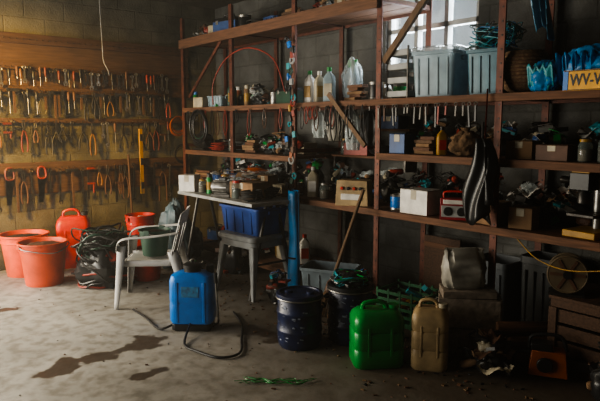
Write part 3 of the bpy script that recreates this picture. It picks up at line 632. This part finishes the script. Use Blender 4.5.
for k in range(30):
    z=2.25-k*.046; c=R.choice([BLUE,DORG,TEAL,DRED,DYEL,BLK,LG,TEAL,DGRN,BLK,BRN]); x=R.uniform(-.06,.06)
    t=R.random()
    if t<.45: o.ring((x,-.03,z),R.uniform(.018,.034),.01,c,(pi/2,R.uniform(-.3,.3),0),16)
    elif t<.8: o.box((x,-.03,z),(.04,.02,.055),c,(0,R.uniform(-.3,.3),0))
    else: o.lathe([(.015,-.03),(.02,0),(.015,.03)],c,12,(x,-.03,z))
o.tube([(0,-.022,2.3),(0.01,-.022,1.6),(0,-.022,.95)],.003,BLK,5); o.done((2.1,-.04,0),bev=.002)
def belts(x0,n,wd):
    o=O('hanging_belts')
    for k in range(n): 
        x=R.uniform(0,wd); l=R.uniform(.08,.3); w_=R.uniform(.008,.03); o.tube([(x,0,0),(x+w_,.01,-l*.6),(x,0,-l),(x-w_,-.01,-l*.6)],.005,R.choice([BLK,BRN,DRED,DSTEEL,RUB]),6,True)
    o.done((x0,-.04,1.66))
belts(2.13,16,.9); belts(.1,16,1.85)
o=O('hanging_keys_and_tools')
for k in range(16):
    x=3.15+k*.055+R.uniform(-.02,.02)
    if 3.98<x<4.14: continue
    l=R.uniform(.04,.15); c=R.choice([DSTEEL,DRED,DSTEEL,BLK,BLK,BRN]); o.box((x,-.04,1.63-l/2),(.014,.01,l),c,(0,R.uniform(-.1,.1),0)); o.ring((x,-.04,1.64),.012,.003,STEEL,(pi/2,0,0),10)
o.done(bev=.001)
# fills
fill(.06,1.0,1.70,.13,.3); fill(1.08,2.02,1.70,.13,.3); fill(.1,2.0,1.70,.42,.4)
fill(2.62,3.0,1.70,.13,.4); fill(2.65,3.05,1.70,.42,.4)
fill(.06,2.0,2.461,.2,.4); fill(2.1,3.0,2.461,.2,.3)
fill(.08,1.0,1.22,.13,.3); fill(1.08,2.02,1.22,.13,.3); fill(.08,2.02,1.22,.42,.4)
fill(3.15,4.0,1.29,.1,.35); fill(4.34,5.1,1.29,.1,.35)
fill(2.1,2.6,.85,.12,.35); fill(3.15,3.62,.85,.1,.3); fill(3.93,4.5,.85,.1,.35)
fill(.08,2.02,.85,.13,.3); fill(.1,2.0,.14,.3,.4)
fill(1.15,2.2,.851,-.2,.3); fill(1.15,2.18,.851,-.47,.2)
for z,x0,x1,hh in ((.85,2.25,5.0,.28),(1.29,3.3,5.0,.22),(.85,.3,2.0,.28)):
    x=x0
    while x<=x1:
        pile('hardware_heap',(x,.42,z+.001),(.12,.08,hh*R.uniform(.6,1.2)),26,PM); x+=.31
o=O('back_shelf_rack')
for z in (1.22,1.46):
    o.box((2.57,.5,z),(.94,.15,.02),WOODX)
    for x in (2.14,3.0): o.box((x,.5,z-.06),(.02,.15,.1),DSTEEL)
o.done(bev=.001)
for z in (1.231,1.471): fill(2.12,3.02,z,.5,.2)
pile('junk_pile',(2.38,-.42,0),(.09,.08,.24),24,PM)
pile('rag_pile',(1.45,-.72,0),(.13,.08,.18),18,[GRN,GRN,MGRN,BLK,TEAL])
pile('scrap_pile',(4.28,-.26,0),(.12,.09,.2),30,[CARD,DSTEEL,BLK,BRN,BRN,LG,CREAM])
pile('scrap_pile',(4.98,-.15,0),(.14,.1,.3),26,[CARD,DSTEEL,BLK,BRN,BRN,LG])
pile('scrap_pile',(1.2,-.15,0),(.2,.12,.4),30,PM)
pile('scrap_pile',(3.0,-.06,0),(.08,.1,.3),26,PM)
pile('scrap_pile',(4.98,.3,.472),(.13,.12,.22),26,PM)
# flat spread of papers and packaging on the bench
o=O('paper_heap')
for k in range(12):
    cx,cy=R.uniform(-.22,.22),R.uniform(-.08,.08); z0=.012+k*.007; a=R.uniform(0,3); w_=R.uniform(.12,.19); s_=R.uniform(0,9); tl=R.uniform(-.4,.4)
    o.sheet(lambda u,v:(cx+(u-.5)*w_*1.4*math.cos(a)-(v-.5)*w_*math.sin(a),cy+((u-.5)*w_*1.4*math.sin(a)+(v-.5)*w_*math.cos(a))*.8,z0+.02+abs(.02*math.sin(u*3+s_)*math.cos(v*2+s_))+tl*(u-.5)*.08),7,6,[WHT,CLR,CARD,BLUE,LG,CREAM,WHT,CLR,WHT,ORG,WHT,ORG][k])
o.done((1.9,-.36,1.0))
cbox('cardboard_box',(1.86,-.36,.851),.3,.2,.145,CARD,.15)
o=O('cable_pile')
for k in range(12): o.tube([(R.uniform(-.26,.26),R.uniform(-.1,.1),R.uniform(.01,.07)) for _ in range(6)],.006,R.choice([BLK,RUB,BLK,DORG,BRN]),6,True,4)
o.done((1.5,-.3,.86))
for xx,mm in ((2.3,CLR),(2.5,BAGW),(2.72,CLR),(2.9,BAGD)):
    o=O('hanging_plastic_bag')
    sd=int(xx*10); w_=R.uniform(.06,.09); l_=R.uniform(.22,.34)
    o.sheet(lambda u,v:(w_*math.cos(u*2*pi)*(.25+.85*math.sin(min(1,v*1.1)*pi*.8)**.7+.08*math.sin(u*37+sd)),w_*.6*math.sin(u*2*pi)*(.25+.8*math.sin(min(1,v*1.1)*pi*.8))+.01*math.sin(u*44),-l_*v),48,14,mm); o.tube([(0,0,0),(0,0,.05)],.004,WHT,5,n=1); o.done((xx,.1,1.62),solid=.0015)
o=O('leaning_wood_panel'); o.box((0,0,.3),(.35,.018,.55),DKWOOD); o.box((0,-.012,.1),(.35,.01,.04),WOODX); o.box((0,-.012,.5),(.35,.01,.04),WOODX); o.done((3.35,.5,.03),0,bev=.002)
cbox('white_parts_box',(1.02,-.5,.851),.17,.14,.16,WHT,.6)
# floor debris
o=O('floor_debris')
for k in range(520):
    x=R.uniform(.4,5.2); y=-abs(R.gauss(0,.5))-.02 - (x-2)*.12*(x>3)
    if y<-2.4: continue
    a=R.uniform(0,6); l=R.uniform(.005,.026); o.box((x,y,.004),(l,l*R.uniform(.2,.8),.006),R.choice([CARD,BRN,BLK,BRN,CARD,WOODX]),(R.uniform(-.2,.2),0,a))
for k in range(60):
    x=R.uniform(.2,5.0); y=R.uniform(-3,-1); l=R.uniform(.004,.012); o.box((x,y,.003),(l,l*.6,.005),R.choice([CARD,BRN,BLK]),(0,0,R.uniform(0,6)))
o.done()
o=O('green_twine'); 
for k in range(6):
    o.tube([(3.9+j*.045+R.uniform(-.03,.03),-1.42+j*.05+R.uniform(-.06,.06),.008+.006*R.random()) for j in range(-3,4)],.0022,GRN,5)
o.done((-.32,.06,0))
# ---------------- LIGHTS ----------------
def area(name,loc,tgt,sx,sy,e,col):
    l=bpy.data.lights.new(name,'AREA'); l.shape='RECTANGLE'; l.size=sx; l.size_y=sy; l.energy=e; l.color=col
    ob=bpy.data.objects.new(name,l); bpy.context.scene.collection.objects.link(ob); ob.location=loc
    ob.rotation_euler=(Vector(tgt)-Vector(loc)).to_track_quat('-Z','Y').to_euler(); return ob
area('doorway_light',(1.35,YF+.02,1.3),(1.35,-1,1.1),2.6,2.0,120,(1,.95,.85))
area('side_door_light',(XL+.03,-3.85,1.35),(3.5,-1.8,.0),1.5,1.9,190,(1,.9,.72))
area('window_daylight',(3.02,YB+.17,2.32),(3.02,-2,2.32),.93,.66,60,(.85,.94,1))
l=bpy.data.lights.new('warm_lamp','SPOT'); l.energy=1500; l.color=(1,.56,.09); l.spot_size=1.0; l.spot_blend=1; l.shadow_soft_size=.2
ob=bpy.data.objects.new('warm_lamp',l); bpy.context.scene.collection.objects.link(ob); ob.location=(1.2,-4.2,2.5)
ob.rotation_euler=(Vector((-.35,-2.25,1.6))-Vector(ob.location)).to_track_quat('-Z','Y').to_euler()
w=bpy.data.worlds.new('World'); bpy.context.scene.world=w; w.use_nodes=True
N=w.node_tree.nodes; bg=N['Background']; sk=N.new('ShaderNodeTexSky'); sk.sky_type='HOSEK_WILKIE'; sk.turbidity=6; sk.sun_direction=(0.3,.6,.7)
w.node_tree.links.new(sk.outputs[0],bg.inputs['Color']); bg.inputs['Strength'].default_value=2.2
vs=N.new('ShaderNodeVolumeScatter'); vs.inputs['Density'].default_value=.014; vs.inputs['Anisotropy'].default_value=.2; vs.inputs['Color'].default_value=(1,.95,.85,1)
w.node_tree.links.new(vs.outputs[0],N['World Output'].inputs['Volume'])
try: bpy.context.scene.view_settings.look='AgX - High Contrast'
except Exception: pass
cam=bpy.data.cameras.new('camera'); cam.lens=35; cam.sensor_width=36; cam.clip_start=.05
co=bpy.data.objects.new('camera',cam); bpy.context.scene.collection.objects.link(co); co.location=(6.20,-3.33,1.5); co.rotation_euler=(math.radians(90-7.33),0,A)
bpy.context.scene.camera=co
